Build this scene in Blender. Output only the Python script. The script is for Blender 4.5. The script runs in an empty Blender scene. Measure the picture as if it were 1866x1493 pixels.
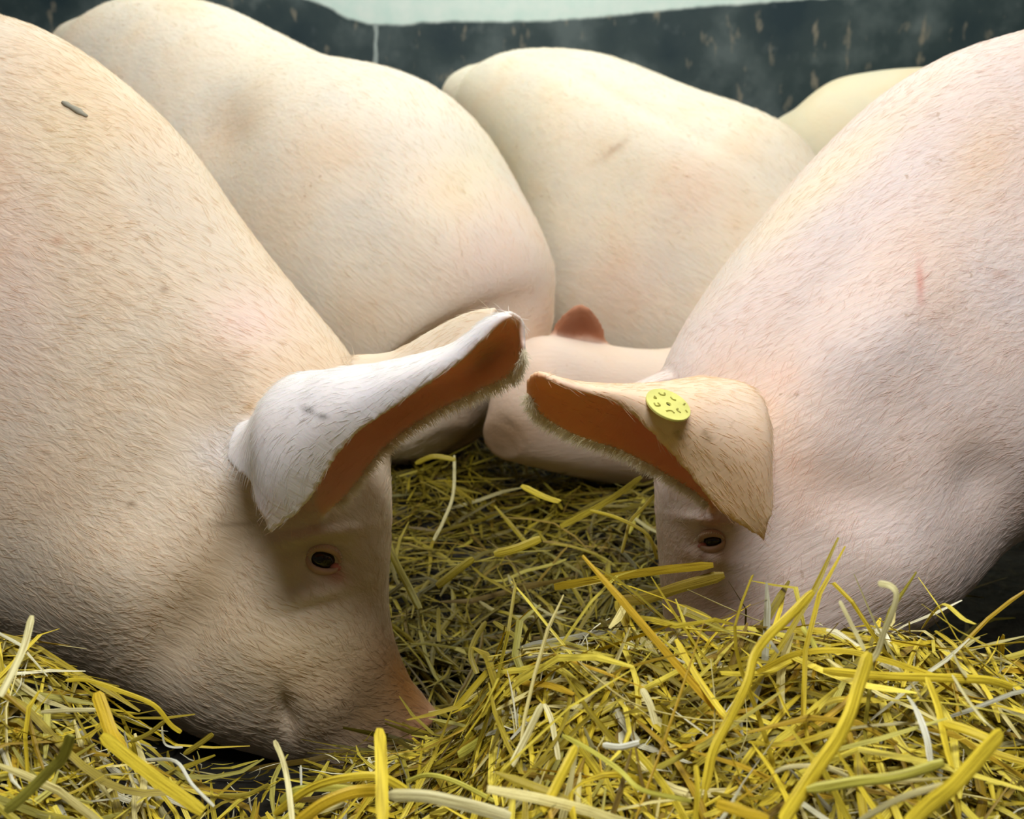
import bpy, math, random
import numpy as np
from mathutils import Vector, Matrix, kdtree, bvhtree

random.seed(7); rng = np.random.default_rng(7)
S = bpy.context.scene
COL = S.collection

# ------------------------------------------------------------------ camera
F_PX, CX, CY = 1814.0, 933.0, 746.5
CAM_H, PITCH = 0.80, math.radians(20.0)
cam = bpy.data.cameras.new('camera'); cam.sensor_width = 36.0; cam.lens = 36.0 * F_PX / 1866.0
cam.clip_start = 0.02; cam.clip_end = 50
cam_o = bpy.data.objects.new('camera', cam); COL.objects.link(cam_o)
cam_o.location = (0, 0, CAM_H); cam_o.rotation_euler = (math.pi / 2 - PITCH, 0, 0)
cam.dof.use_dof = True; cam.dof.focus_distance = 0.98; cam.dof.aperture_fstop = 7.0
S.camera = cam_o

# ------------------------------------------------------------------ world, lights, exposure
w = bpy.data.worlds.new('world'); S.world = w; w.use_nodes = True
w.node_tree.nodes['Background'].inputs[0].default_value = (0.95, 0.85, 0.62, 1)
w.node_tree.nodes['Background'].inputs[1].default_value = 0.055
S.view_settings.view_transform = 'Standard'; S.view_settings.look = 'None'
S.view_settings.exposure = 0.0; S.view_settings.gamma = 1.0; S.view_settings.use_curve_mapping = False

def area(name, loc, target, size, power, color):
    l = bpy.data.lights.new(name, 'AREA'); l.shape = 'RECTANGLE'; l.size, l.size_y = size
    l.energy = power; l.color = color
    o = bpy.data.objects.new(name, l); COL.objects.link(o); o.location = loc
    d = Vector(target) - Vector(loc); o.rotation_euler = d.to_track_quat('-Z', 'Y').to_euler()
    return o
area('barn_lamp_front', (0.10, 0.08, 2.20), (0.05, 0.90, 0.25), (0.9, 0.45), 34, (1.0, 0.985, 0.95))
area('barn_lamp_rear', (0.1, 2.0, 3.0), (0.1, 2.2, 0.5), (2.4, 1.0), 45, (1.0, 0.99, 0.92))
area('rim_light_rear', (0.0, 3.42, 2.15), (0.0, 1.2, 0.5), (3.4, 0.7), 24, (0.96, 1.0, 0.74))  # unseen light added to rim the pigs' backs, no window is built
area('wall_fill_light', (0.3, 2.85, 2.5), (0.3, 3.55, 1.2), (2.5, 0.3), 11, (0.92, 1.0, 1.0))  # unseen fill light added to brighten the back wall

# ------------------------------------------------------------------ helpers
cp, sp = math.cos(PITCH), math.sin(PITCH)
def ray(px, py):
    a, b = (px - CX) / F_PX, (CY - py) / F_PX
    return np.array([a, cp + b * sp, -sp + b * cp])
def P(px, py, Y):
    d = ray(px, py); return np.array([0, 0, CAM_H]) + d * (Y / d[1])
def project(v):
    q = v - np.array([0, 0, CAM_H])
    depth = q[:, 1] * cp - q[:, 2] * sp
    up = q[:, 1] * sp + q[:, 2] * cp
    return CX + F_PX * q[:, 0] / depth, CY - F_PX * up / depth
def catmull(C, n):
    """C (k, d) control rows -> smooth rows, n per span"""
    C = np.asarray(C, float); k = len(C)
    E = np.vstack([2 * C[0] - C[1], C, 2 * C[-1] - C[-2]])
    out = []
    for i in range(k - 1):
        p0, p1, p2, p3 = E[i:i + 4]
        for j in range(n):
            t = j / n
            out.append(0.5 * ((2 * p1) + (p2 - p0) * t + (2 * p0 - 5 * p1 + 4 * p2 - p3) * t * t + (3 * p1 - p0 - 3 * p2 + p3) * t ** 3))
    out.append(C[-1]); return np.array(out)
def nrm(v): return v / (np.linalg.norm(v, axis=-1, keepdims=True) + 1e-12)
def mesh_obj(name, V, F, mat, parent=None, smooth=True, origin=None):
    me = bpy.data.meshes.new(name)
    V = np.asarray(V, float)
    loc = np.zeros(3)
    if origin is not None: loc = np.asarray(origin, float)
    me.from_pydata((V - loc).tolist(), [], [list(map(int, f)) for f in F])
    if smooth: me.polygons.foreach_set('use_smooth', [True] * len(me.polygons))
    me.materials.append(mat); me.update()
    o = bpy.data.objects.new(name, me); COL.objects.link(o)
    o.location = loc.tolist()
    if parent is not None: 
        o.parent = parent; o.location = (loc - np.array(parent.location)).tolist()
    return o
def tag(o, label, cat, group=None, kind=None):
    o['label'] = label; o['category'] = cat
    if group: o['group'] = group
    if kind: o['kind'] = kind
    return o

class MB:
    def __init__(s): s.V = []; s.F = []; s.C = []; s.U = []; s.n = 0
    def add(s, V, F, c=None):
        V = np.asarray(V); s.V.append(V); s.F.append(np.asarray(F) + s.n); s.n += len(V)
        if c is not None: s.C.append(np.tile(np.asarray(c, float), (len(V), 1)))
def fast_mesh(name, V, Q, mat, C=None, smooth=True, parent=None, U=None):
    """quads only, quick"""
    me = bpy.data.meshes.new(name)
    me.vertices.add(len(V)); me.vertices.foreach_set('co', V.astype(np.float32).ravel())
    me.loops.add(Q.size); me.loops.foreach_set('vertex_index', Q.astype(np.int32).ravel())
    me.polygons.add(len(Q)); me.polygons.foreach_set('loop_start', np.arange(0, Q.size, 4, dtype=np.int32))
    me.polygons.foreach_set('use_smooth', np.full(len(Q), smooth))
    me.update(calc_edges=True)
    if C is not None:
        a = me.color_attributes.new('tint', 'FLOAT_COLOR', 'POINT')
        a.data.foreach_set('color', np.c_[C, np.ones(len(C))].astype(np.float32).ravel())
    if U is not None:
        a = me.attributes.new('suv', 'FLOAT_VECTOR', 'POINT'); a.data.foreach_set('vector', U.astype(np.float32).ravel())
    me.materials.append(mat)
    o = bpy.data.objects.new(name, me); COL.objects.link(o)
    if parent is not None: o.parent = parent
    return o

# ------------------------------------------------------------------ materials
def new_mat(name):
    m = bpy.data.materials.new(name); m.use_nodes = True
    nt = m.node_tree; return m, nt, nt.nodes['Principled BSDF']
def N(nt, t, **kw):
    n = nt.nodes.new(t)
    for k, v in kw.items():
        if hasattr(n, k): setattr(n, k, v)
        else: n.inputs[k].default_value = v
    return n
def noise(nt, scale, detail=3.0, vec=None, rough=0.5, dist=0.0):
    n = nt.nodes.new('ShaderNodeTexNoise'); n.inputs['Scale'].default_value = scale
    n.inputs['Detail'].default_value = detail; n.inputs['Roughness'].default_value = rough; n.inputs['Distortion'].default_value = dist
    if vec is not None: nt.links.new(vec, n.inputs['Vector'])
    return n
def ramp(nt, fac, stops):
    r = nt.nodes.new('ShaderNodeValToRGB'); nt.links.new(fac, r.inputs[0])
    while len(r.color_ramp.elements) < len(stops): r.color_ramp.elements.new(0.5)
    for e, (p, c) in zip(r.color_ramp.elements, stops):
        e.position = p; e.color = (*c, 1) if len(c) == 3 else c
    return r
def mix(nt, fac, a, b, mode='MIX'):
    m = nt.nodes.new('ShaderNodeMix'); m.data_type = 'RGBA'; m.blend_type = mode
    for s, v in ((m.inputs['Factor'], fac), (m.inputs[6], a), (m.inputs[7], b)):
        if isinstance(v, bpy.types.NodeSocket): nt.links.new(v, s)
        else: s.default_value = v if not isinstance(v, tuple) else ((*v, 1) if len(v) == 3 else v)
    return m.outputs[2]

def skin_material(name, rot, bump_amt, sss=0.22):
    m, nt, b = new_mat(name)
    tc = nt.nodes.new('ShaderNodeTexCoord')
    at = N(nt, 'ShaderNodeAttribute', attribute_name='tint')
    big = noise(nt, 7.0, 4, tc.outputs['Object'])
    r1 = ramp(nt, big.outputs['Fac'], [(0.3, (0.93, 0.96, 1.0)), (0.5, (1, 1, 1)), (0.72, (1.0, 0.93, 0.86))])
    col = mix(nt, 1.0, at.outputs['Color'], r1.outputs[0], 'MULTIPLY')
    sp_ = noise(nt, 95.0, 2, tc.outputs['Object'])
    r2 = ramp(nt, sp_.outputs['Fac'], [(0.66, (0, 0, 0)), (0.73, (1, 1, 1))])
    sp2 = noise(nt, 9.0, 2, tc.outputs['Object'])
    r3 = ramp(nt, sp2.outputs['Fac'], [(0.54, (0, 0, 0)), (0.66, (0.55, 0.55, 0.55))])
    mu = nt.nodes.new('ShaderNodeMath'); mu.operation = 'MULTIPLY'
    nt.links.new(r2.outputs[0], mu.inputs[0]); nt.links.new(r3.outputs[0], mu.inputs[1])
    col = mix(nt, mu.outputs[0], col, (0.42, 0.27, 0.17))
    nt.links.new(col, b.inputs['Base Color'])
    mp = nt.nodes.new('ShaderNodeMapping'); nt.links.new(tc.outputs['Object'], mp.inputs['Vector'])
    mp.inputs['Rotation'].default_value = rot
    mp2 = nt.nodes.new('ShaderNodeMapping'); nt.links.new(mp.outputs[0], mp2.inputs['Vector'])
    mp2.inputs['Scale'].default_value = (0.16, 1, 1)
    f1 = noise(nt, 170.0, 3, mp2.outputs[0], 0.55, 0.6)
    f2 = noise(nt, 22.0, 3, tc.outputs['Object'])
    ad = nt.nodes.new('ShaderNodeMath'); ad.operation = 'MULTIPLY_ADD'; ad.inputs[1].default_value = 1.6
    nt.links.new(f2.outputs['Fac'], ad.inputs[0]); nt.links.new(f1.outputs['Fac'], ad.inputs[2])
    bp = nt.nodes.new('ShaderNodeBump'); bs = nt.nodes.new('ShaderNodeMath'); bs.operation = 'MULTIPLY'; bs.inputs[1].default_value = bump_amt
    nt.links.new(at.outputs['Alpha'], bs.inputs[0]); nt.links.new(bs.outputs[0], bp.inputs['Strength']); bp.inputs['Distance'].default_value = 0.0035
    nt.links.new(ad.outputs[0], bp.inputs['Height']); nt.links.new(bp.outputs[0], b.inputs['Normal'])
    b.inputs['Roughness'].default_value = 0.52
    b.inputs['Specular IOR Level'].default_value = 0.22
    b.inputs['Subsurface Weight'].default_value = sss
    b.inputs['Subsurface Radius'].default_value = (1.0, 0.42, 0.22)
    b.inputs['Subsurface Scale'].default_value = 0.012
    b.inputs['Sheen Weight'].default_value = 0.05
    b.inputs['Sheen Roughness'].default_value = 0.4
    b.inputs['Sheen Tint'].default_value = (1.0, 1.0, 0.78, 1)
    return m

def simple(name, color, rough=0.5, spec=0.5, coat=0.0, sss=0.0):
    m, nt, b = new_mat(name)
    tc = nt.nodes.new('ShaderNodeTexCoord'); n = noise(nt, 40, 3, tc.outputs['Object'])
    c2 = tuple(x * 0.8 for x in color)
    r = ramp(nt, n.outputs['Fac'], [(0.35, c2), (0.65, color)])
    nt.links.new(r.outputs[0], b.inputs['Base Color'])
    b.inputs['Roughness'].default_value = rough; b.inputs['Specular IOR Level'].default_value = spec
    b.inputs['Coat Weight'].default_value = coat; b.inputs['Coat Roughness'].default_value = 0.05
    if sss:
        b.inputs['Subsurface Weight'].default_value = sss; b.inputs['Subsurface Radius'].default_value = (1, .4, .2); b.inputs['Subsurface Scale'].default_value = .006
    return m
M_EYE = simple('eye_dark', (0.010, 0.007, 0.006), 0.08, 0.5, 0.5)
M_IRIS = simple('eye_iris', (0.012, 0.007, 0.005), 0.12, 0.4, 0.3)
M_LID = simple('eyelid_skin', (0.66, 0.44, 0.34), 0.4, 0.4, 0, 0.2)
M_LASH = simple('pale_lash', (0.78, 0.72, 0.55), 0.5)
M_PINK = simple('pink_corner', (0.62, 0.22, 0.20), 0.3, 0.5, 0.3, 0.2)
M_TAG = simple('yellow_plastic', (0.80, 0.78, 0.22), 0.35, 0.5)
M_TAGMARK = simple('yellow_plastic_embossed', (0.34, 0.31, 0.04), 0.45, 0.4)
M_DARK = simple('dark_hole', (0.03, 0.025, 0.01), 0.7)
M_CHIP = simple('grey_chip', (0.36, 0.34, 0.27), 0.7)
M_HOOF = simple('hoof_horn', (0.16, 0.12, 0.08), 0.6)

def bristle_material():
    m, nt, b = new_mat('pale_bristle')
    at = N(nt, 'ShaderNodeAttribute', attribute_name='tint'); nt.links.new(at.outputs['Color'], b.inputs['Base Color'])
    b.inputs['Roughness'].default_value = 0.38
    b.inputs['Specular IOR Level'].default_value = 0.5
    b.inputs['Transmission Weight'].default_value = 0.0
    tr = nt.nodes.new('ShaderNodeBsdfTranslucent'); nt.links.new(at.outputs['Color'], tr.inputs[0])
    mx = nt.nodes.new('ShaderNodeMixShader'); mx.inputs[0].default_value = 0.4
    nt.links.new(b.outputs[0], mx.inputs[1]); nt.links.new(tr.outputs[0], mx.inputs[2])
    nt.links.new(mx.outputs[0], nt.nodes['Material Output'].inputs[0])
    return m
M_BRISTLE = bristle_material()

def straw_material():
    m, nt, b = new_mat('straw')
    tc = nt.nodes.new('ShaderNodeTexCoord')
    at = N(nt, 'ShaderNodeAttribute', attribute_name='tint')
    su = N(nt, 'ShaderNodeAttribute', attribute_name='suv')
    mp = nt.nodes.new('ShaderNodeMapping'); mp.inputs['Scale'].default_value = (1400, 28, 9); nt.links.new(su.outputs['Vector'], mp.inputs[0])
    n = noise(nt, 1.0, 3, mp.outputs[0])
    r = ramp(nt, n.outputs['Fac'], [(0.3, (0.50, 0.42, 0.32)), (0.48, (1, 1, 1)), (0.72, (1.25, 1.26, 1.5))])
    c = mix(nt, 1.0, at.outputs['Color'], r.outputs[0], 'MULTIPLY')
    nt.links.new(c, b.inputs['Base Color'])
    b.inputs['Roughness'].default_value = 0.45; b.inputs['Specular IOR Level'].default_value = 0.3
    tr = nt.nodes.new('ShaderNodeBsdfTranslucent'); nt.links.new(c, tr.inputs[0])
    mx = nt.nodes.new('ShaderNodeMixShader'); mx.inputs[0].default_value = 0.2
    nt.links.new(b.outputs[0], mx.inputs[1]); nt.links.new(tr.outputs[0], mx.inputs[2])
    nt.links.new(mx.outputs[0], nt.nodes['Material Output'].inputs[0])
    bp = nt.nodes.new('ShaderNodeBump'); bp.inputs['Strength'].default_value = 0.25; bp.inputs['Distance'].default_value = 0.001
    n2 = noise(nt, 700, 2, tc.outputs['Object']); nt.links.new(n2.outputs['Fac'], bp.inputs['Height']); nt.links.new(bp.outputs[0], b.inputs['Normal'])
    return m
M_STRAW = straw_material()

# ------------------------------------------------------------------ setting: floor, wall
def wall_material():
    m, nt, b = new_mat('painted_barn_wall')
    tc = nt.nodes.new('ShaderNodeTexCoord')
    sep = nt.nodes.new('ShaderNodeSeparateXYZ'); nt.links.new(tc.outputs['Object'], sep.inputs[0])
    # the hand-painted edge between dark dado and white wall, as heights along x
    cu = nt.nodes.new('ShaderNodeFloatCurve')
    mr = N(nt, 'ShaderNodeMapRange'); mr.inputs[1].default_value = -2.0; mr.inputs[2].default_value = 2.0
    nt.links.new(sep.outputs[0], mr.inputs[0]); nt.links.new(mr.outputs[0], cu.inputs['Value'])
    YW = WALL_Y
    edge = [(-400, -60), (420, -40), (545, -6), (600, 14), (640, 36), (700, 46), (800, 40), (940, 40), (1060, 34), (1200, 20), (1350, 8), (1530, -4), (2100, -50)]
    pts = []
    for px, py in edge:
        p = P(px, py, YW); pts.append(((p[0] + 2) / 4, (p[2] - 0.7) / 0.8))
    c = cu.mapping.curves[0]
    pts = [q for q in pts if 0 < q[0] < 1]
    pts = [(0.0, pts[0][1])] + pts + [(1.0, pts[-1][1])]
    while len(c.points) < len(pts): c.points.new(0.5, 0.5)
    for i, q in enumerate(pts): c.points[i].location = q
    cu.mapping.update()
    hz = N(nt, 'ShaderNodeMapRange'); hz.inputs[1].default_value = 0.7; hz.inputs[2].default_value = 1.5
    nt.links.new(sep.outputs[2], hz.inputs[0])
    nz = noise(nt, 18, 3, tc.outputs['Object'])
    s = nt.nodes.new('ShaderNodeMath'); s.operation = 'SUBTRACT'; nt.links.new(hz.outputs[0], s.inputs[0]); nt.links.new(cu.outputs[0], s.inputs[1])
    s2 = nt.nodes.new('ShaderNodeMath'); s2.operation = 'MULTIPLY_ADD'; s2.inputs[1].default_value = 0.02; nt.links.new(nz.outputs['Fac'], s2.inputs[0]); nt.links.new(s.outputs[0], s2.inputs[2])
    st = N(nt, 'ShaderNodeMapRange'); st.inputs[1].default_value = 0.004; st.inputs[2].default_value = 0.018; nt.links.new(s2.outputs[0], st.inputs[0])
    d1 = noise(nt, 5, 5, tc.outputs['Object'])
    dark = ramp(nt, d1.outputs['Fac'], [(0.3, (0.010, 0.032, 0.046)), (0.5, (0.034, 0.060, 0.068)), (0.66, (0.10, 0.135, 0.145))])
    mp = nt.nodes.new('ShaderNodeMapping'); mp.inputs['Scale'].default_value = (1, 1, 0.45); nt.links.new(tc.outputs['Object'], mp.inputs[0])
    sk = noise(nt, 20, 4, mp.outputs[0]); skr = ramp(nt, sk.outputs['Fac'], [(0.60, (0, 0, 0)), (0.70, (0.75, 0.75, 0.75))])
    dark2 = mix(nt, skr.outputs[0], dark.outputs[0], (0.30, 0.27, 0.21))
    sk2 = noise(nt, 11, 4, tc.outputs['Object']); sk2r = ramp(nt, sk2.outputs['Fac'], [(0.60, (0, 0, 0)), (0.72, (0.35, 0.35, 0.35))])
    dark3 = mix(nt, sk2r.outputs[0], dark2, (0.19, 0.23, 0.24))
    white = ramp(nt, nz.outputs['Fac'], [(0.3, (0.72, 0.92, 0.88)), (0.7, (0.84, 0.97, 0.94))])
    col = mix(nt, st.outputs[0], dark3, white.outputs[0])
    nt.links.new(col, b.inputs['Base Color']); b.inputs['Roughness'].default_value = 0.6
    bp = nt.nodes.new('ShaderNodeBump'); bp.inputs['Strength'].default_value = 0.3; bp.inputs['Distance'].default_value = 0.01
    nt.links.new(d1.outputs['Fac'], bp.inputs['Height']); nt.links.new(bp.outputs[0], b.inputs['Normal'])
    return m
WALL_Y = 3.55
def box_mesh(x0, x1, y0, y1, z0, z1):
    V = [(x, y, z) for x in (x0, x1) for y in (y0, y1) for z in (z0, z1)]
    F = [(0, 1, 3, 2), (4, 6, 7, 5), (0, 4, 5, 1), (2, 3, 7, 6), (0, 2, 6, 4), (1, 5, 7, 3)]
    return V, F
V, F = box_mesh(-3.6, 3.6, WALL_Y, WALL_Y + 0.2, 0, 2.6)
wall = mesh_obj('wall_back', V, F, wall_material(), smooth=False); wall['kind'] = 'structure'
wall['label'] = 'barn wall with dark grey painted dado below white'
M_DRIP = simple('pale_paint_drip', (0.42, 0.50, 0.50), 0.6)
dv = []; df = []
for k, (px_, py_, hw) in enumerate([(684, 44, 5), (686, 60, 3.5), (684, 80, 3), (685, 100, 4), (683, 120, 5), (684, 138, 3)]):
    for q, dy in ((-1, 0), (0, -.004), (1, 0)):
        p_ = P(px_ + q * hw, py_, WALL_Y); dv.append((p_[0], WALL_Y + dy - .0005, p_[2]))
for k in range(5):
    for q in range(2): a_ = k * 3 + q; df.append((a_, a_ + 1, a_ + 4, a_ + 3))
mesh_obj('paint_drip', dv, df, M_DRIP, wall)
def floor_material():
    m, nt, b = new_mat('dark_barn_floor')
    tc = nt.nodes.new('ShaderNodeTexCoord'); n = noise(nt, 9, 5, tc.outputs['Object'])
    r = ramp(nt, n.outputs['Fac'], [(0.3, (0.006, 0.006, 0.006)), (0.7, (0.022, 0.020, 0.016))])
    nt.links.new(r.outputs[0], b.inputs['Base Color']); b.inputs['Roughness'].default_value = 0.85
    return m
V, F = box_mesh(-3.6, 3.6, -1.5, WALL_Y, -0.1, 0.0)
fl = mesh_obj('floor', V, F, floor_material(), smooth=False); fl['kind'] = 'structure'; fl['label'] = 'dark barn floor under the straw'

# ------------------------------------------------------------------ bedding mound
YC = 0.76
crest_px = [(-700, 1190), (-200, 1200), (0, 1215), (60, 1235), (150, 1300), (230, 1365), (330, 1440), (450, 1485), (560, 1490), (660, 1475), (780, 1450),
            (850, 1390), (910, 1270), (1000, 1225), (1130, 1215), (1300, 1215), (1500, 1205), (1640, 1215), (1750, 1245), (1866, 1265), (2100, 1280), (2600, 1300)]
cz = np.array([P(a, b, YC) for a, b in crest_px])
def vnoise(x, y, f, seed):
    x = x * f; y = y * f
    xi = np.floor(x); yi = np.floor(y); fx = x - xi; fy = y - yi
    fx = fx * fx * (3 - 2 * fx); fy = fy * fy * (3 - 2 * fy)
    def h(a, b): 
        s = np.sin(a * 127.1 + b * 311.7 + seed * 74.7) * 43758.5453
        return s - np.floor(s)
    return (h(xi, yi) * (1 - fx) + h(xi + 1, yi) * fx) * (1 - fy) + (h(xi, yi + 1) * (1 - fx) + h(xi + 1, yi + 1) * fx) * fy
def ground(x, y):
    x = np.asarray(x, float); y = np.asarray(y, float)
    zc = np.interp(x * YC / np.maximum(y, .3) * 0.5 + x * 0.5, cz[:, 0], cz[:, 2])
    base = 0.015 + 0.035 * vnoise(x, y, 6, 1) + 0.012 * vnoise(x, y, 17, 2)
    front = zc - np.maximum(YC - y, 0) * 0.22
    t = np.clip((y - YC) / 0.17, 0, 1); t = t * t * (3 - 2 * t)
    z = front * (1 - t) + base * t
    return np.maximum(z - 0.012, 0.004) + 0.012 * vnoise(x, y, 25, 5) * (1 - t)
gx = np.linspace(-1.9, 1.9, 260); gy = np.linspace(0.28, 3.45, 300)
GX, GY = np.meshgrid(gx, gy); GZ = ground(GX, GY)
V = np.c_[GX.ravel(), GY.ravel(), GZ.ravel()]
i = np.arange(299)[:, None] * 260 + np.arange(259)[None]; i = i.ravel()
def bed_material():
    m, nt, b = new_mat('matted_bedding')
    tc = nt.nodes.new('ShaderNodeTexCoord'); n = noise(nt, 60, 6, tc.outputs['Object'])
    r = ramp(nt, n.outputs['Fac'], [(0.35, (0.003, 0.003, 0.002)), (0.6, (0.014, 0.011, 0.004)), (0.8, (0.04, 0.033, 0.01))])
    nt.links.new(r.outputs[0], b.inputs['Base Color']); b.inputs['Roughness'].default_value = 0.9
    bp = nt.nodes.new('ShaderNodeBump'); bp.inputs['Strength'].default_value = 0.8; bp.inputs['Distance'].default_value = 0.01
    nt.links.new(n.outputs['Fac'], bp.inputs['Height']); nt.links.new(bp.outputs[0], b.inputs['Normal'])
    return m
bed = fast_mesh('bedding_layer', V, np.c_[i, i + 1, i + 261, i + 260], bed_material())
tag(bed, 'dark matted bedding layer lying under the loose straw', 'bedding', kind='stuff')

# ------------------------------------------------------------------ pigs
class Raw:
    def __init__(s): s.V = []; s.F = []; s.n = 0; s.T = []; s.K = []     # verts, faces, tangents, kind
    def add(s, V, F, T, k):
        s.V.append(V); s.T.append(T); s.K.append(np.full(len(V), k) if np.isscalar(k) else k)
        s.F += [tuple(int(a) + s.n for a in f) for f in F]; s.n += len(V)

def loft(raw, st, nring=72, sub=9, egg=0.0, kind=0, flip_dir=1):
    """st rows: T(3) B(3) w ; rings of an ellipse through T and B, half width w"""
    A = catmull(st, sub)
    ker = np.array([1, 2, 3, 4, 5, 6, 5, 4, 3, 2, 1.]); ker /= ker.sum()
    ap = np.vstack([A[:1]] * 5 + [A] + [A[-1:]] * 5)
    bl = np.array([np.convolve(ap[:, q], ker, 'valid') for q in range(A.shape[1])]).T
    wq = np.clip(np.minimum(np.arange(len(A)) - 3.5 * sub, len(A) - 1 - 3 * sub - np.arange(len(A))) / (2 * sub), 0, 1)[:, None]
    A = A * (1 - wq) + bl * wq
    T, B, W = A[:, 0:3], A[:, 3:6], np.maximum(A[:, 6:7], 0.004)
    c = (T + B) / 2; u = (T - B) / 2
    tan = nrm(np.gradient(c, axis=0))
    n = nrm(np.cross(tan, u))
    ph = np.linspace(0, 2 * np.pi, nring, endpoint=False)
    co, si = np.cos(ph), np.sin(ph)
    e = 0.88
    co2 = np.sign(co) * np.abs(co) ** e if False else co
    sw = si * (1 - egg * co)
    R = c[:, None] + u[:, None] * co2[None, :, None] + n[:, None] * W[:, None] * sw[None, :, None]
    m = len(c); V = R.reshape(-1, 3); Fc = []
    for a in range(m - 1):
        for b_ in range(nring):
            b2 = (b_ + 1) % nring
            Fc.append((a * nring + b_, a * nring + b2, (a + 1) * nring + b2, (a + 1) * nring + b_))
    V = np.vstack([V, c[0] - tan[0] * 0.004, c[-1] + tan[-1] * 0.02]); k = m * nring
    for b_ in range(nring):
        b2 = (b_ + 1) % nring
        Fc.append((k, b2, b_)); Fc.append((k + 1, (m - 1) * nring + b_, (m - 1) * nring + b2))
    TT = np.vstack([np.repeat(tan, nring, 0), tan[0], tan[-1]])
    raw.add(V, Fc, TT, kind)

def tube(raw, pts, rad, kind=0, n=20, sub=6):
    A = catmull(np.c_[pts, np.array(rad)[:, None]], sub); c = A[:, :3]; r = A[:, 3]
    tan = nrm(np.gradient(c, axis=0))
    ref = np.array([0, 1, 0.05]); a = nrm(np.cross(tan, ref)); b = np.cross(tan, a)
    ph = np.linspace(0, 2 * np.pi, n, endpoint=False)
    R = c[:, None] + r[:, None, None] * (a[:, None] * np.cos(ph)[None, :, None] + b[:, None] * np.sin(ph)[None, :, None])
    m = len(c); V = np.vstack([R.reshape(-1, 3), c[0], c[-1]]); Fc = []
    for i in range(m - 1):
        for j in range(n):
            k = (j + 1) % n; Fc.append((i * n + j, i * n + k, (i + 1) * n + k, (i + 1) * n + j))
    for j in range(n):
        k = (j + 1) % n; Fc.append((m * n, k, j)); Fc.append((m * n + 1, (m - 1) * n + j, (m - 1) * n + k))
    raw.add(V, Fc, np.vstack([np.repeat(tan, n, 0), tan[0], tan[-1]]), kind)

def ear_sheet(raw, secs, th=0.008, sub=7, inner_sign=1, kinds=(2, 1)):
    """secs: per station base->tip a list of control points (px,py,Y) across: near rim .. ridge .. far rim"""
    G = np.array([[P(*q) for q in s] for s in secs])            # (k, m, 3)
    k, m, _ = G.shape
    A = np.array([catmull(G[:, j], sub) for j in range(m)]).transpose(1, 0, 2)
    A = np.array([catmull(A[i], sub) for i in range(len(A))])   # (I, J, 3)
    I, J, _ = A.shape
    ta = np.gradient(A, axis=0); tb = np.gradient(A, axis=1)
    nn = nrm(np.cross(ta, tb)) * inner_sign                     # towards the inner face
    jj = np.abs(np.linspace(-1, 1, J))[None]; ii = np.linspace(0, 1, I)[:, None]
    t = th * (1 - 0.45 * jj ** 4) * (1 - 0.25 * ii ** 3)
    t = t[..., None]
    inn = A + nn * t * 0.5; out = A - nn * t * 0.5
    V = np.vstack([inn.reshape(-1, 3), out.reshape(-1, 3)]); o = I * J; Fc = []
    for i in range(I - 1):
        for j in range(J - 1):
            a, b, c, d = i * J + j, i * J + j + 1, (i + 1) * J + j + 1, (i + 1) * J + j
            Fc.append((a, d, c, b)); Fc.append((o + a, o + b, o + c, o + d))
    def rim(a, b): Fc.append((a, b, o + b, o + a))
    for i in range(I - 1): rim(i * J, (i + 1) * J) if True else 0
    for i in range(I - 1): rim((i + 1) * J + J - 1, i * J + J - 1)
    for j in range(J - 1): rim(j + 1, j)
    for j in range(J - 1): rim((I - 1) * J + j, (I - 1) * J + j + 1)
    ta = nrm(ta).reshape(-1, 3)
    raw.add(V, Fc, -np.vstack([ta, ta]), np.r_[np.full(o, kinds[0]), np.full(o, kinds[1])])
    return A

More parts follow.
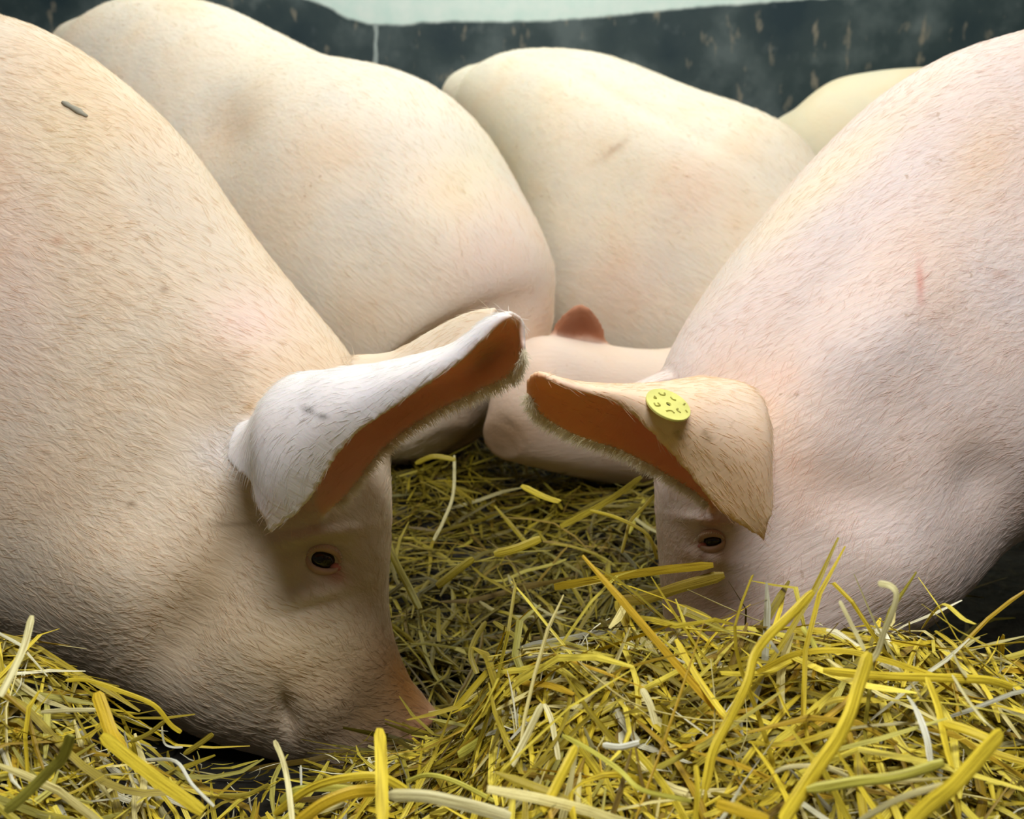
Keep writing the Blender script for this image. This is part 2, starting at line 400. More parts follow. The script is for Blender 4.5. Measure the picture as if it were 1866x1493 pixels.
def build_pig(label, raw, origin, mat, voxel, base, ear_out=None, ear_in=None, bumps=(), paints=(), smooth_it=3):
    V = np.vstack(raw.V); me = bpy.data.meshes.new('raw'); me.from_pydata(V.tolist(), [], raw.F)
    o = bpy.data.objects.new('raw', me); COL.objects.link(o)
    r = o.modifiers.new('r', 'REMESH'); r.mode = 'VOXEL'; r.voxel_size = voxel; r.use_smooth_shade = True
    s = o.modifiers.new('s', 'SMOOTH'); s.factor = 0.5; s.iterations = smooth_it
    dg = bpy.context.evaluated_depsgraph_get()
    body_me = bpy.data.meshes.new_from_object(o.evaluated_get(dg))
    bpy.data.objects.remove(o); bpy.data.meshes.remove(me)
    n = len(body_me.vertices)
    co = np.empty(n * 3, np.float32); body_me.vertices.foreach_get('co', co); co = co.reshape(-1, 3).astype(float)
    def normals():
        a = np.empty(n * 3, np.float32); body_me.vertices.foreach_get('normal', a); return a.reshape(-1, 3).astype(float)
    nor = normals()
    K = np.concatenate(raw.K); TT = np.vstack(raw.T)
    # which vertices belong to ears
    kind = np.zeros(n, int)
    ev = V[K > 0]
    if len(ev):
        lo, hi = ev.min(0) - .01, ev.max(0) + .01
        cand = np.where(((co > lo) & (co < hi)).all(1))[0]
        sel = np.arange(0, len(V)); kd = kdtree.KDTree(len(sel))
        for i in sel: kd.insert(V[i], int(i))
        kd.balance()
        for i in cand:
            kind[i] = K[kd.find(co[i])[1]]
    px, py = project(co)
    view = nrm(co - np.array([0, 0, CAM_H])); facing = -(nor * view).sum(1)
    body_only = kind == 0
    def weight(x, y, rx, ry, rot):
        a = math.radians(rot); dx, dy = px - x, py - y
        u = (dx * math.cos(a) + dy * math.sin(a)) / rx; v = (-dx * math.sin(a) + dy * math.cos(a)) / ry
        return np.exp(-(u * u + v * v))
    for bpm in bumps:
        x, y, rx, ry, rot, amp = bpm[:6]
        wgt = weight(x, y, rx, ry, rot) * np.clip(facing * 4 + 0.2, 0, 1)
        if len(bpm) < 7: wgt = wgt * body_only
        co += nor * (wgt * amp)[:, None]
    co[:, 2] = np.maximum(co[:, 2], 0.001)
    body_me.vertices.foreach_set('co', co.astype(np.float32).ravel()); body_me.update()
    # colours
    C = np.tile(np.array(base, float), (n, 1))
    if ear_out is not None: C[kind == 1] = ear_out
    if ear_in is not None: C[kind == 2] = ear_in
    # soften the colour borders
    ne = len(body_me.edges); E = np.empty(ne * 2, np.int32); body_me.edges.foreach_get('vertices', E); E = E.reshape(-1, 2)
    for _ in range(3):
        acc = C.copy(); cnt = np.ones(n)
        for c in range(3):
            acc[:, c] += np.bincount(E[:, 0], C[E[:, 1], c], n) + np.bincount(E[:, 1], C[E[:, 0], c], n)
        cnt += np.bincount(E[:, 0], minlength=n) + np.bincount(E[:, 1], minlength=n)
        C = acc / cnt[:, None]
    for p in paints:
        x, y, rx, ry, rot, colr, stg = p[:7]
        tgt = p[7] if len(p) > 7 else 0
        wgt = weight(x, y, rx, ry, rot) * stg * np.clip(facing * 5 + 0.6, 0, 1)
        if tgt == 0: wgt = wgt * body_only
        elif tgt > 0: wgt = wgt * (kind == tgt)
        C = C * (1 - wgt[:, None]) + np.array(colr) * wgt[:, None]
    low = np.clip((0.05 - co[:, 2]) / 0.01, 0, 1)[:, None]; 
    if label.startswith('x'): C = C * (1 - low) + np.array([.16, .12, .08]) * low
    a = body_me.color_attributes.new('tint', 'FLOAT_COLOR', 'POINT')
    a.data.foreach_set('color', np.c_[C, np.where(kind > 0, 0.22, 1.0)].astype(np.float32).ravel())
    body_me.materials.clear(); body_me.materials.append(mat)
    body_me.polygons.foreach_set('use_smooth', np.full(len(body_me.polygons), True))
    root = bpy.data.objects.new('pig', None); COL.objects.link(root); root.location = origin
    root.empty_display_size = 0.1
    tag(root, label, 'pig', 'pigs crowded in the straw pen')
    body_me.name = 'body'
    body = bpy.data.objects.new('body', body_me); COL.objects.link(body); body.parent = root
    body.location = (-Vector(origin))
    nor = normals()
    bvh = bvhtree.BVHTree.FromPolygons(co.tolist(), [tuple(p.vertices) for p in body_me.polygons])
    return dict(root=root, body=body, co=co, nor=nor, kind=kind, V=V, TT=TT, K=K, bvh=bvh, me=body_me, px=px, py=py, facing=facing, C=C)

def hit(pig, px, py):
    d = Vector(ray(px, py)).normalized()
    loc, n, i, dist = pig['bvh'].ray_cast(Vector((0, 0, CAM_H)), d)
    return np.array(loc), np.array(n)

def bristles(pig, count, length, radius, seed, lift=0.25, region=None, dens=None):
    r = np.random.default_rng(seed)
    me = pig['me']; me.calc_loop_triangles()
    nt_ = len(me.loop_triangles); tri = np.empty(nt_ * 3, np.int32); me.loop_triangles.foreach_get('vertices', tri); tri = tri.reshape(-1, 3)
    co, nor, kind = pig['co'], pig['nor'], pig['kind']
    pxv, pyv = pig['px'], pig['py']
    t0 = tri[:, 0]
    ok = (pxv[t0] > -250) & (pxv[t0] < 2100) & (pyv[t0] > -250) & (pyv[t0] < 1600) & (pig['facing'][t0] > -0.55)
    wgt = np.where(ok, 1.0, 0.0) * np.where(kind[t0] == 2, 0.5, 1.0)
    tri = tri[wgt > 0]; wgt = wgt[wgt > 0]
    a, b, c = co[tri[:, 0]], co[tri[:, 1]], co[tri[:, 2]]
    ar = np.linalg.norm(np.cross(b - a, c - a), axis=1) * wgt
    f = r.choice(len(tri), count, p=ar / ar.sum())
    u = r.random(count); v = r.random(count); fl_ = u + v > 1; u[fl_] = 1 - u[fl_]; v[fl_] = 1 - v[fl_]
    p = a[f] + (b - a)[f] * u[:, None] + (c - a)[f] * v[:, None]
    n_ = nrm(nor[tri[f, 0]])
    kd = kdtree.KDTree(len(pig['V']))
    for i, q in enumerate(pig['V']): kd.insert(q, i)
    kd.balance()
    idx = np.array([kd.find(q)[1] for q in p])
    t = pig['TT'][idx]
    # clump direction noise
    dn = np.c_[vnoise(p[:, 0] + p[:, 1], p[:, 2], 28, 3), vnoise(p[:, 0], p[:, 2] + p[:, 1], 28, 9), vnoise(p[:, 2], p[:, 0], 28, 12)] - .5
    t = t + dn * 0.9 + r.normal(0, .13, (count, 3)) + np.array([0, 0, -0.15])
    t = nrm(t - n_ * (t * n_).sum(1)[:, None])
    L = length * (0.55 + 0.9 * r.random(count))
    L = np.where(pig['K'][idx] == 2, L * 0.8, L)
    lf = lift * (0.5 + r.random(count))
    pts = np.empty((count, 4, 3))
    base = p - n_ * 0.0005
    for k in range(4):
        s = k / 3
        pts[:, k] = base + t * (L * s)[:, None] + n_ * (L * lf * (s - 0.55 * s * s))[:, None]
    cu = bpy.data.hair_curves.new('bristles'); cu.add_curves([4] * count)
    org = np.array(pig['root'].location)
    cu.attributes['position'].data.foreach_set('vector', (pts - 0).astype(np.float32).ravel())
    ra = cu.attributes.get('radius') or cu.attributes.new('radius', 'FLOAT', 'POINT')
    rr = np.tile(np.array([1, .9, .65, .2]) * radius, count) * np.repeat(0.7 + 0.6 * r.random(count), 4)
    ra.data.foreach_set('value', rr.astype(np.float32))
    hc = np.clip(np.array([0.86, 0.79, 0.62]) * 0.10 + pig['C'][tri[f, 0]] * 0.98, 0, .9)
    ca = cu.attributes.new('tint', 'FLOAT_COLOR', 'POINT'); ca.data.foreach_set('color', np.repeat(np.c_[hc, np.ones(count)], 4, 0).astype(np.float32).ravel())
    cu.materials.append(M_BRISTLE)
    o = bpy.data.objects.new('bristles', cu); COL.objects.link(o); o.parent = pig['root']; o.location = -Vector(pig['root'].location)
    o['kind'] = 'stuff'; o['label'] = 'short pale bristles lying over the skin'
    return o

def st(rows):
    """(tx,ty,bx,by,Yt,w[,Yb]) pixel rows or ('w', T, B, w) world rows"""
    out = []
    for r in rows:
        if r[0] == 'w': out.append(np.r_[r[1], r[2], r[3]])
        else:
            yb = r[6] if len(r) > 6 else r[4]
            out.append(np.r_[P(r[0], r[1], r[4]), P(r[2], r[3], yb), r[5]])
    return np.array(out)

def legs(raw, feet, top_r=0.09, foot_r=0.038):
    for (x, y, ztop) in feet:
        tube(raw, [(x, y, ztop), (x, y, ztop * 0.7), (x, y, ztop * 0.4), (x, y, 0.10), (x, y, 0.05), (x, y, 0.0)],
             [top_r, top_r * 0.95, top_r * 0.62, foot_r * 0.95, foot_r * 1.1, foot_r * 1.05])

SKIN = (0.76, 0.63, 0.49)
# --- pig A, left foreground, head down to the right
ra = Raw()
A_st = st([
    (796, 1306, 702, 1412, 0.955, 0.030), (786, 1294, 690, 1416, 0.957, 0.040), (768, 1272, 664, 1418, 0.96, 0.044), (742, 1242, 625, 1408, 0.965, 0.052),
    (720, 1192, 560, 1382, 0.975, 0.062), (703, 1110, 470, 1350, 0.985, 0.085), (701, 1010, 370, 1318, 1.0, 0.112),
    (697, 890, 262, 1268, 1.03, 0.135), (690, 780, 130, 1210, 1.07, 0.150), (640, 655, -20, 1160, 1.12, 0.165), (532, 525, -180, 1140, 1.17, 0.180),
    (420, 385, -330, 1150, 1.22, 0.205), (318, 240, -480, 1160, 1.27, 0.225), (170, 108, -640, 1150, 1.32, 0.24), (0, 22, -800, 1130, 1.37, 0.25),
    ('w', (-0.93, 1.43, 0.87), (-1.30, 1.43, 0.22), 0.26), ('w', (-1.22, 1.50, 0.88), (-1.5, 1.50, 0.22), 0.27), ('w', (-1.55, 1.58, 0.86), (-1.75, 1.58, 0.28), 0.25),
    ('w', (-1.85, 1.64, 0.76), (-1.92, 1.64, 0.38), 0.18), ('w', (-1.98, 1.67, 0.64), (-1.99, 1.67, 0.50), 0.07)])
loft(ra, A_st, egg=0.10)
rimA = ear_sheet(ra, [
    [(492, 974, .850), (474, 925, .850), (462, 878, .875), (418, 838, .92), (450, 780, 1.0), (560, 965, .97)],
    [(560, 918, .835), (500, 850, .835), (475, 765, .865), (520, 702, .93), (590, 760, 1.0), (632, 905, .95)],
    [(636, 806, .815), (590, 760, .825), (575, 700, .865), (620, 682, .92), (680, 740, .97), (698, 822, .94)],
    [(742, 728, .800), (705, 700, .815), (690, 672, .86), (730, 668, .91), (770, 700, .95), (778, 762, .93)],
    [(845, 655, .785), (820, 648, .80), (812, 640, .84), (840, 632, .88), (870, 660, .91), (868, 718, .90)],
    [(908, 592, .780), (896, 588, .79), (890, 588, .815), (905, 585, .84), (935, 610, .865), (936, 682, .86)],
    [(938, 574, .782), (932, 574, .785), (930, 573, .795), (938, 574, .81), (950, 590, .825), (956, 640, .82)]], th=0.0085, inner_sign=-1)
# far ear behind
ear_sheet(ra, [
    [(630, 700, 1.01), (645, 655, 1.05), (690, 720, 1.13)],
    [(700, 700, 1.00), (725, 646, 1.05), (770, 730, 1.12)],
    [(765, 680, .99), (795, 606, 1.04), (840, 700, 1.10)],
    [(835, 640, .98), (855, 576, 1.02), (895, 660, 1.06)],
    [(895, 600, .98), (905, 566, 1.00), (928, 625, 1.03)]], th=0.009, inner_sign=-1, kinds=(3, 3))
legs(ra, [(-0.98, 1.36, .4), (-1.0, 1.62, .4), (-1.75, 1.46, .45), (-1.78, 1.74, .45)])
BR = (0.40, 0.24, 0.10); OR_ = (0.22, 0.10, 0.015); PK = (0.82, 0.60, 0.56); WHT = (0.86, 0.80, 0.78); YL = (0.80, 0.70, 0.42)
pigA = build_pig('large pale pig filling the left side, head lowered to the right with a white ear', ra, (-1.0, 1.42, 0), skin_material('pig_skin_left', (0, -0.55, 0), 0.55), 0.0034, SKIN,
    ear_out=(0.88, 0.82, 0.83), ear_in=(0.90, 0.54, 0.37),
    bumps=[(592, 1022, 42, 34, 0, -0.012), (585, 975, 75, 14, -10, 0.007), (560, 962, 60, 9, -8, -0.003), (575, 1082, 60, 16, -12, 0.005), (570, 1105, 55, 8, -15, -0.003),
           (420, 1010, 45, 120, 20, -0.016), (340, 1150, 50, 90, 25, -0.016), (200, 1060, 130, 110, 0, 0.018), (520, 1180, 120, 90, 0, 0.012),
           (525, 1300, 14, 40, -10, -0.012), (600, 1290, 60, 60, 0, 0.008), (690, 1230, 40, 80, -20, 0.006), (440, 650, 120, 80, 30, 0.012), (350, 800, 60, 160, 25, -0.010)],
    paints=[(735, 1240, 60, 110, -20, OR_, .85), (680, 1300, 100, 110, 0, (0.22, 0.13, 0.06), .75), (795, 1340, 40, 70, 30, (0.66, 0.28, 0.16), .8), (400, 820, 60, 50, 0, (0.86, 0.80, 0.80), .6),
            (370, 1080, 60, 150, 20, (0.45, 0.28, 0.11), .45), (560, 1180, 170, 110, 0, (0.60, 0.45, 0.24), .45), (455, 590, 80, 60, 0, PK, .55), (20, 500, 90, 300, 0, PK, .35), (120, 230, 120, 120, 0, YL, .25),  # first patch: cheek stain with the shade of the fold painted in
            (610, 1045, 22, 14, 30, (0.66, 0.25, 0.22), .7), (560, 1000, 60, 16, -20, (0.45, 0.28, 0.18), .35),
            (890, 655, 50, 24, -45, (0.34, 0.13, 0.07), .6, 2), (480, 930, 40, 40, 0, (0.88, 0.72, 0.74), .6, 1),
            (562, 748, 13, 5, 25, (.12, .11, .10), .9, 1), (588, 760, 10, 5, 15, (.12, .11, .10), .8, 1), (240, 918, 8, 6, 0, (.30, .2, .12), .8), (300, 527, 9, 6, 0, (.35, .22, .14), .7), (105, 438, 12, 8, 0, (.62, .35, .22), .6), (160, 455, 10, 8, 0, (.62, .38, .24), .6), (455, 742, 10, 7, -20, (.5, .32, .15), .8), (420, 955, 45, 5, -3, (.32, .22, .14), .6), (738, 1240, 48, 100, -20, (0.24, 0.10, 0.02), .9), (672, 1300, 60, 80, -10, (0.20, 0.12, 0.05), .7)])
# --- pig B, right foreground
rb = Raw()
B_st = st([
    (1252, 1322, 1330, 1362, 0.985, 0.028), (1244, 1300, 1345, 1350, 0.987, 0.038), (1234, 1265, 1370, 1330, 0.99, 0.043), (1224, 1215, 1420, 1295, 1.0, 0.055),
    (1212, 1130, 1490, 1240, 1.01, 0.078), (1205, 1040, 1575, 1190, 1.02, 0.100),
    (1202, 950, 1665, 1140, 1.04, 0.122), (1200, 850, 1740, 1075, 1.07, 0.138), (1198, 760, 1800, 1010, 1.10, 0.150), (1212, 665, 1890, 975, 1.135, 0.165),
    (1290, 530, 1995, 965, 1.18, 0.185), (1390, 400, 2110, 965, 1.235, 0.208), (1500, 275, 2230, 970, 1.30, 0.23), (1650, 140, 2340, 980, 1.36, 0.245), (1850, 56, 2500, 1000, 1.42, 0.25),
    ('w', (0.98, 1.48, 0.87), (1.34, 1.48, 0.22), 0.26), ('w', (1.28, 1.55, 0.88), (1.56, 1.55, 0.22), 0.27), ('w', (1.6, 1.62, 0.86), (1.8, 1.62, 0.28), 0.25),
    ('w', (1.9, 1.68, 0.76), (1.97, 1.68, 0.38), 0.18), ('w', (2.03, 1.70, 0.64), (2.04, 1.70, 0.50), 0.07)])
loft(rb, B_st, egg=0.10)
rimB = ear_sheet(rb, [
    [(1393, 985, .880), (1404, 930, .875), (1398, 850, .90), (1400, 780, .96), (1370, 800, 1.03), (1330, 965, 1.0)],
    [(1312, 932, .865), (1375, 850, .865), (1388, 775, .89), (1365, 712, .95), (1310, 750, 1.02), (1272, 905, .98)],
    [(1240, 848, .855), (1290, 790, .855), (1300, 728, .885), (1280, 695, .94), (1230, 740, .99), (1205, 862, .97)],
    [(1180, 785, .845), (1215, 750, .85), (1215, 715, .88), (1195, 705, .92), (1150, 735, .95), (1130, 822, .95)],
    [(1120, 735, .840), (1140, 722, .845), (1135, 712, .87), (1110, 708, .90), (1080, 735, .92), (1052, 796, .93)],
    [(1045, 712, .838), (1056, 708, .84), (1050, 703, .86), (1030, 700, .88), (1005, 715, .895), (990, 762, .90)],
    [(990, 692, .838), (992, 688, .84), (985, 683, .85), (972, 682, .865), (960, 695, .875), (962, 722, .88)]], th=0.0085, inner_sign=1)
ear_sheet(rb, [
    [(1230, 690, 1.10), (1210, 680, 1.14), (1180, 720, 1.20)],
    [(1190, 700, 1.10), (1170, 700, 1.14), (1140, 750, 1.18)],
    [(1140, 720, 1.09), (1120, 722, 1.12), (1100, 770, 1.15)],
    [(1080, 740, 1.08), (1070, 742, 1.10), (1060, 780, 1.12)]], th=0.008, inner_sign=1, kinds=(3, 3))
legs(rb, [(1.02, 1.41, .4), (1.05, 1.67, .4), (1.80, 1.52, .45), (1.83, 1.8, .45)])
PKB = (0.80, 0.64, 0.60)
pigB = build_pig('large pinkish pig filling the right side, head lowered left with a yellow ear tag', rb, (1.05, 1.48, 0), skin_material('pig_skin_right', (0, 0.6, 0), 0.5), 0.0034, (0.79, 0.66, 0.62),
    ear_out=(0.88, 0.64, 0.46), ear_in=(0.86, 0.42, 0.21),
    bumps=[(1297, 988, 34, 28, 0, -0.010), (1290, 950, 55, 11, 8, 0.006), (1300, 1020, 45, 12, 15, 0.005), (1560, 900, 90, 60, 20, -0.012), (1640, 1040, 90, 80, 0, 0.012),
           (1450, 1010, 60, 90, -10, -0.006), (1600, 620, 160, 90, -50, 0.015), (1480, 560, 50, 170, 35, -0.008), (1780, 880, 50, 60, 0, -0.012)],
    paints=[(1330, 1150, 90, 80, 0, (0.62, 0.38, 0.26), .55), (1300, 955, 26, 12, 0, (0.55, 0.22, 0.14), .6), (1283, 1010, 8, 20, 10, (0.32, 0.14, 0.10), .5),
            (1450, 850, 120, 60, 25, (0.80, 0.50, 0.34), .5), (1640, 760, 160, 60, 20, (0.78, 0.62, 0.56), .4), (1672, 520, 7, 38, 0, (0.62, 0.20, 0.16), .6), (1790, 290, 60, 110, 20, (0.80, 0.56, 0.36), .45),
            (1500, 330, 40, 260, 48, YL, .4),
            (1340, 745, 60, 50, 0, (0.90, 0.76, 0.66), .5, 1), (1390, 760, 90, 70, 40, (0.88, 0.66, 0.50), .6), (1030, 710, 60, 14, 20, (0.82, 0.52, 0.42), .5, 1), (1235, 788, 8, 6, 0, (.4, .28, .16), .8, 1), (1240, 798, 6, 5, 0, (.4, .28, .16), .8, 1), (1285, 790, 6, 6, 0, (.4, .28, .16), .8, 1), (1292, 800, 6, 6, 0, (.4, .28, .16), .8, 1), (1508, 1027, 7, 5, 0, (.35, .2, .14), .8), (1820, 500, 14, 8, 0, (.6, .4, .34), .7), (1430, 690, 40, 25, 20, (.86, .62, .52), .4)])

# --- pig C, behind left, rump top-left
rc = Raw()
C_st = st([
    (205, 95, 185, 130, 2.90, 0.06), (228, 40, 160, 190, 2.86, 0.16), (300, 3, 165, 310, 2.80, 0.235), (410, 14, 195, 450, 2.68, 0.27), (520, 66, 235, 530, 2.55, 0.285), (625, 118, 290, 580, 2.42, 0.29), (725, 140, 360, 610, 2.28, 0.29),
    (815, 172, 420, 640, 2.14, 0.28), (885, 245, 480, 680, 2.02, 0.265), (945, 350, 550, 720, 1.92, 0.24), (995, 450, 620, 770, 1.84, 0.21), (1000, 545, 650, 800, 1.80, 0.170), (962, 635, 660, 822, 1.76, 0.135), (905, 705, 680, 832, 1.73, 0.10), (862, 755, 720, 834, 1.71, 0.062), (850, 778, 745, 832, 1.70, 0.045)])
loft(rc, C_st[::-1], egg=0.0)
legs(rc, [(-.28, 1.98, .35), (-.02, 2.25, .35), (-.75, 2.62, .4), (-.55, 2.95, .4)])
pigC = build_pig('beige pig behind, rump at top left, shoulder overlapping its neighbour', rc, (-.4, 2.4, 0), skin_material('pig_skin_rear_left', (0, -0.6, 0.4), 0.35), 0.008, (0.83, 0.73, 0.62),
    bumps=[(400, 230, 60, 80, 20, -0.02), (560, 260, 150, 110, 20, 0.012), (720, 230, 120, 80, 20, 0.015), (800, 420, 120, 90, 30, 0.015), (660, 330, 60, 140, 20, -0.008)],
    paints=[(400, 230, 40, 60, 20, (0.78, 0.58, 0.42), .5), (900, 470, 120, 120, 40, PK, .4), (850, 330, 60, 120, 30, YL, .3), (850, 790, 80, 60, 0, (0.22, 0.12, 0.04), .8)])  # last patch: snout dirt with shade painted into the brown
# --- pig D, behind centre
rd = Raw()
D_st = st([
    (864, 160, 850, 205, 3.22, 0.05), (892, 122, 850, 240, 3.18, 0.14), (960, 117, 885, 275, 3.10, 0.20), (1050, 110, 912, 322, 2.98, 0.25), (1140, 120, 950, 380, 2.86, 0.27), (1225, 154, 980, 440, 2.74, 0.28), (1310, 186, 1000, 540, 2.62, 0.28),
    (1395, 210, 1030, 660, 2.50, 0.27), (1465, 252, 1080, 750, 2.40, 0.255), (1515, 350, 1150, 780, 2.32, 0.23), (1530, 470, 1220, 790, 2.31, 0.19), (1510, 590, 1280, 780, 2.30, 0.13), (1490, 670, 1340, 760, 2.29, 0.08), (1470, 700, 1390, 745, 2.29, 0.045)])
loft(rd, D_st[::-1], egg=0.0)
legs(rd, [(.22, 2.42, .35), (.55, 2.62, .35), (-.02, 3.02, .4), (.25, 3.2, .4)])
pigD = build_pig('beige pig behind, humped back in the centre below the dark wall', rd, (.3, 2.7, 0), skin_material('pig_skin_rear_centre', (0, -0.6, 0.4), 0.35), 0.009, (0.84, 0.745, 0.62),
    bumps=[(1010, 230, 60, 120, 10, 0.015), (1180, 260, 130, 70, 25, 0.015), (1300, 330, 90, 120, 20, 0.015), (1080, 380, 60, 160, 10, -0.01), (1150, 190, 240, 14, 28, -0.006)],
    paints=[(1260, 350, 70, 70, 0, (0.84, 0.62, 0.50), .5), (1130, 520, 120, 100, 0, PK, .35), (920, 300, 40, 120, -20, YL, .3), (1120, 275, 30, 6, -30, (0.5, .36, .26), .6)])
# --- pig E, far right
re_ = Raw()
E_st = st([
    (1462, 235, 1456, 262, 3.28, 0.05), (1468, 190, 1452, 340, 3.26, 0.15), (1515, 148, 1480, 480, 3.22, 0.22), (1590, 130, 1540, 560, 3.18, 0.24), (1680, 122, 1640, 600, 3.14, 0.25), (1800, 120, 1780, 620, 3.10, 0.255), (1950, 125, 1930, 640, 3.06, 0.255),
    (2080, 140, 2070, 640, 3.02, 0.24), (2190, 190, 2170, 640, 2.98, 0.2), (2290, 290, 2250, 640, 2.94, 0.15), (2370, 420, 2310, 640, 2.9, 0.1), (2410, 520, 2360, 640, 2.88, 0.05)])
loft(re_, E_st[::-1], egg=0.0)
legs(re_, [(1.85, 2.88, .35), (1.9, 3.1, .35), (1.05, 3.05, .4), (1.08, 3.3, .4)])
pigE = build_pig('pale pig far right, only its rump showing against the dark wall', re_, (1.4, 3.1, 0), skin_material('pig_skin_far_right', (0, 0, 0), 0.3), 0.01, (0.80, 0.70, 0.52))
# --- pig F, behind the ears, head low facing left
rf = Raw()
F_st = st([
    (905, 775, 925, 838, 1.61, 0.045), (902, 750, 945, 845, 1.62, 0.055), (912, 700, 985, 855, 1.64, 0.072), (935, 645, 1040, 868, 1.67, 0.095), (985, 612, 1110, 880, 1.71, 0.115), (1070, 622, 1200, 890, 1.75, 0.13), (1160, 636, 1300, 890, 1.79, 0.14),
    (1250, 630, 1400, 890, 1.84, 0.15), (1350, 575, 1520, 890, 1.88, 0.15), (1470, 500, 1640, 890, 1.92, 0.155), (1620, 440, 1780, 880, 1.98, 0.16), (1780, 400, 1930, 870, 2.06, 0.17), (1950, 380, 2060, 850, 2.14, 0.17), (2080, 400, 2160, 800, 2.2, 0.14), (2180, 480, 2220, 700, 2.24, 0.08)])
loft(rf, F_st, egg=0.0)
ear_sheet(rf, [
    [(1004, 625, 1.75), (1045, 645, 1.79), (1108, 638, 1.79)],
    [(1010, 598, 1.74), (1052, 598, 1.78), (1102, 606, 1.77)],
    [(1030, 575, 1.73), (1060, 572, 1.76), (1092, 588, 1.75)],
    [(1048, 561, 1.725), (1060, 559, 1.735), (1074, 567, 1.73)]], th=0.016, inner_sign=1)
legs(rf, [(.66, 1.82, .25), (.66, 1.96, .25), (1.35, 2.06, .3), (1.38, 2.22, .3)], 0.06)
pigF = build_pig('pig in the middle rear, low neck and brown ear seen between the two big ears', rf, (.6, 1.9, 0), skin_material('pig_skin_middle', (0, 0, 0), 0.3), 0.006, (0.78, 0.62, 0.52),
    ear_out=(0.42, 0.19, 0.11), ear_in=(0.42, 0.19, 0.11), paints=[(925, 790, 90, 60, 0, (0.22, 0.12, 0.04), .8)])  # snout patch: dirt plus painted shade under the low head

bristles(pigA, 42000, 0.015, 0.00021, 11, 0.12)
bristles(pigB, 42000, 0.014, 0.00021, 12, 0.12)
def fringe(pig, A, seed, n=2600):
    r = np.random.default_rng(seed); I, J, _ = A.shape
    far = A[:, -1]; fo = nrm(A[:, -1] - A[:, -3]); near = A[:, 0]; no = nrm(A[:, 0] - A[:, 2])
    P0 = np.vstack([far, far, near]); D = np.vstack([fo, fo, no]); TT = nrm(np.vstack([np.gradient(far, axis=0)] * 2 + [np.gradient(near, axis=0)]))
    i = r.integers(int(I * .12), I - 1, n) + I * r.integers(0, 2, n); t = r.random(n)[:, None]
    j = np.minimum(i + 1, len(P0) - 1); j = np.where(j % I == 0, i, j)
    p = P0[i] * (1 - t) + P0[j] * t + r.normal(0, .0012, (n, 3)); d = nrm(D[i] * .8 + TT[i] * .7 + r.normal(0, .25, (n, 3)))
    L = (0.004 + 0.009 * r.random(n))[:, None]
    pts = np.stack([p - d * .002, p + d * L * .35, p + d * L * .7 + [0, 0, -.0004], p + d * L + [0, 0, -.0012]], 1)
    cu = bpy.data.hair_curves.new('ear_fringe'); cu.add_curves([4] * n)
    cu.attributes['position'].data.foreach_set('vector', pts.astype(np.float32).ravel())
    ra_ = cu.attributes.get('radius') or cu.attributes.new('radius', 'FLOAT', 'POINT')
    ra_.data.foreach_set('value', np.tile(np.array([1, .9, .65, .2]) * 0.00024, n).astype(np.float32))
    ca = cu.attributes.new('tint', 'FLOAT_COLOR', 'POINT'); ca.data.foreach_set('color', np.tile([.88, .82, .66, 1.0], n * 4).astype(np.float32))
    cu.materials.append(M_BRISTLE); o = bpy.data.objects.new('ear_fringe', cu); COL.objects.link(o); o.parent = pig['root']; o.location = -Vector(pig['root'].location)
    o['kind'] = 'stuff'; o['label'] = 'white hairs fringing the ear edge'
fringe(pigA, rimA, 41); fringe(pigB, rimB, 42)
bristles(pigC, 16000, 0.020, 0.00025, 13, 0.2)
bristles(pigD, 12000, 0.020, 0.00025, 14, 0.2)

# ------------------------------------------------------------------ eyes
def frame_at(pig, px, py, rot=0.0):
    loc, n = hit(pig, px, py)
    right = np.array([1.0, 0, 0]); right = nrm(right - n * (right @ n)); up = np.cross(n, right)
    if up[2] < 0: up = -up
    a = math.radians(rot); r2 = right * math.cos(a) + up * math.sin(a); u2 = -right * math.sin(a) + up * math.cos(a)
    return loc, n, r2, u2
def ellipsoid(c, axes, radii, nu=24, nv=16):
    V = []; F = []
    for i in range(nv + 1):
        th = math.pi * i / nv
        for j in range(nu):
            ph = 2 * math.pi * j / nu
            V.append(c + axes[0] * radii[0] * math.sin(th) * math.cos(ph) + axes[1] * radii[1] * math.sin(th) * math.sin(ph) + axes[2] * radii[2] * math.cos(th))
    for i in range(nv):
        for j in range(nu):
            k = (j + 1) % nu; F.append((i * nu + j, i * nu + k, (i + 1) * nu + k, (i + 1) * nu + j))
    return V, F
def path_tube(pts, rad, n=8):
    pts = np.array(pts, float); rad = np.broadcast_to(np.array(rad, float), (len(pts),))
    tan = nrm(np.gradient(pts, axis=0)); ref = np.array([0.1, 1, 0.2]); a = nrm(np.cross(tan, ref)); b = np.cross(tan, a)
    ph = np.linspace(0, 2 * np.pi, n, endpoint=False)
    V = (pts[:, None] + rad[:, None, None] * (a[:, None] * np.cos(ph)[None, :, None] + b[:, None] * np.sin(ph)[None, :, None])).reshape(-1, 3)
    F = [(i * n + j, i * n + (j + 1) % n, (i + 1) * n + (j + 1) % n, (i + 1) * n + j) for i in range(len(pts) - 1) for j in range(n)]
    F.append(tuple(range(n))[::-1]); F.append(tuple((len(pts) - 1) * n + j for j in range(n)))
    return V, F
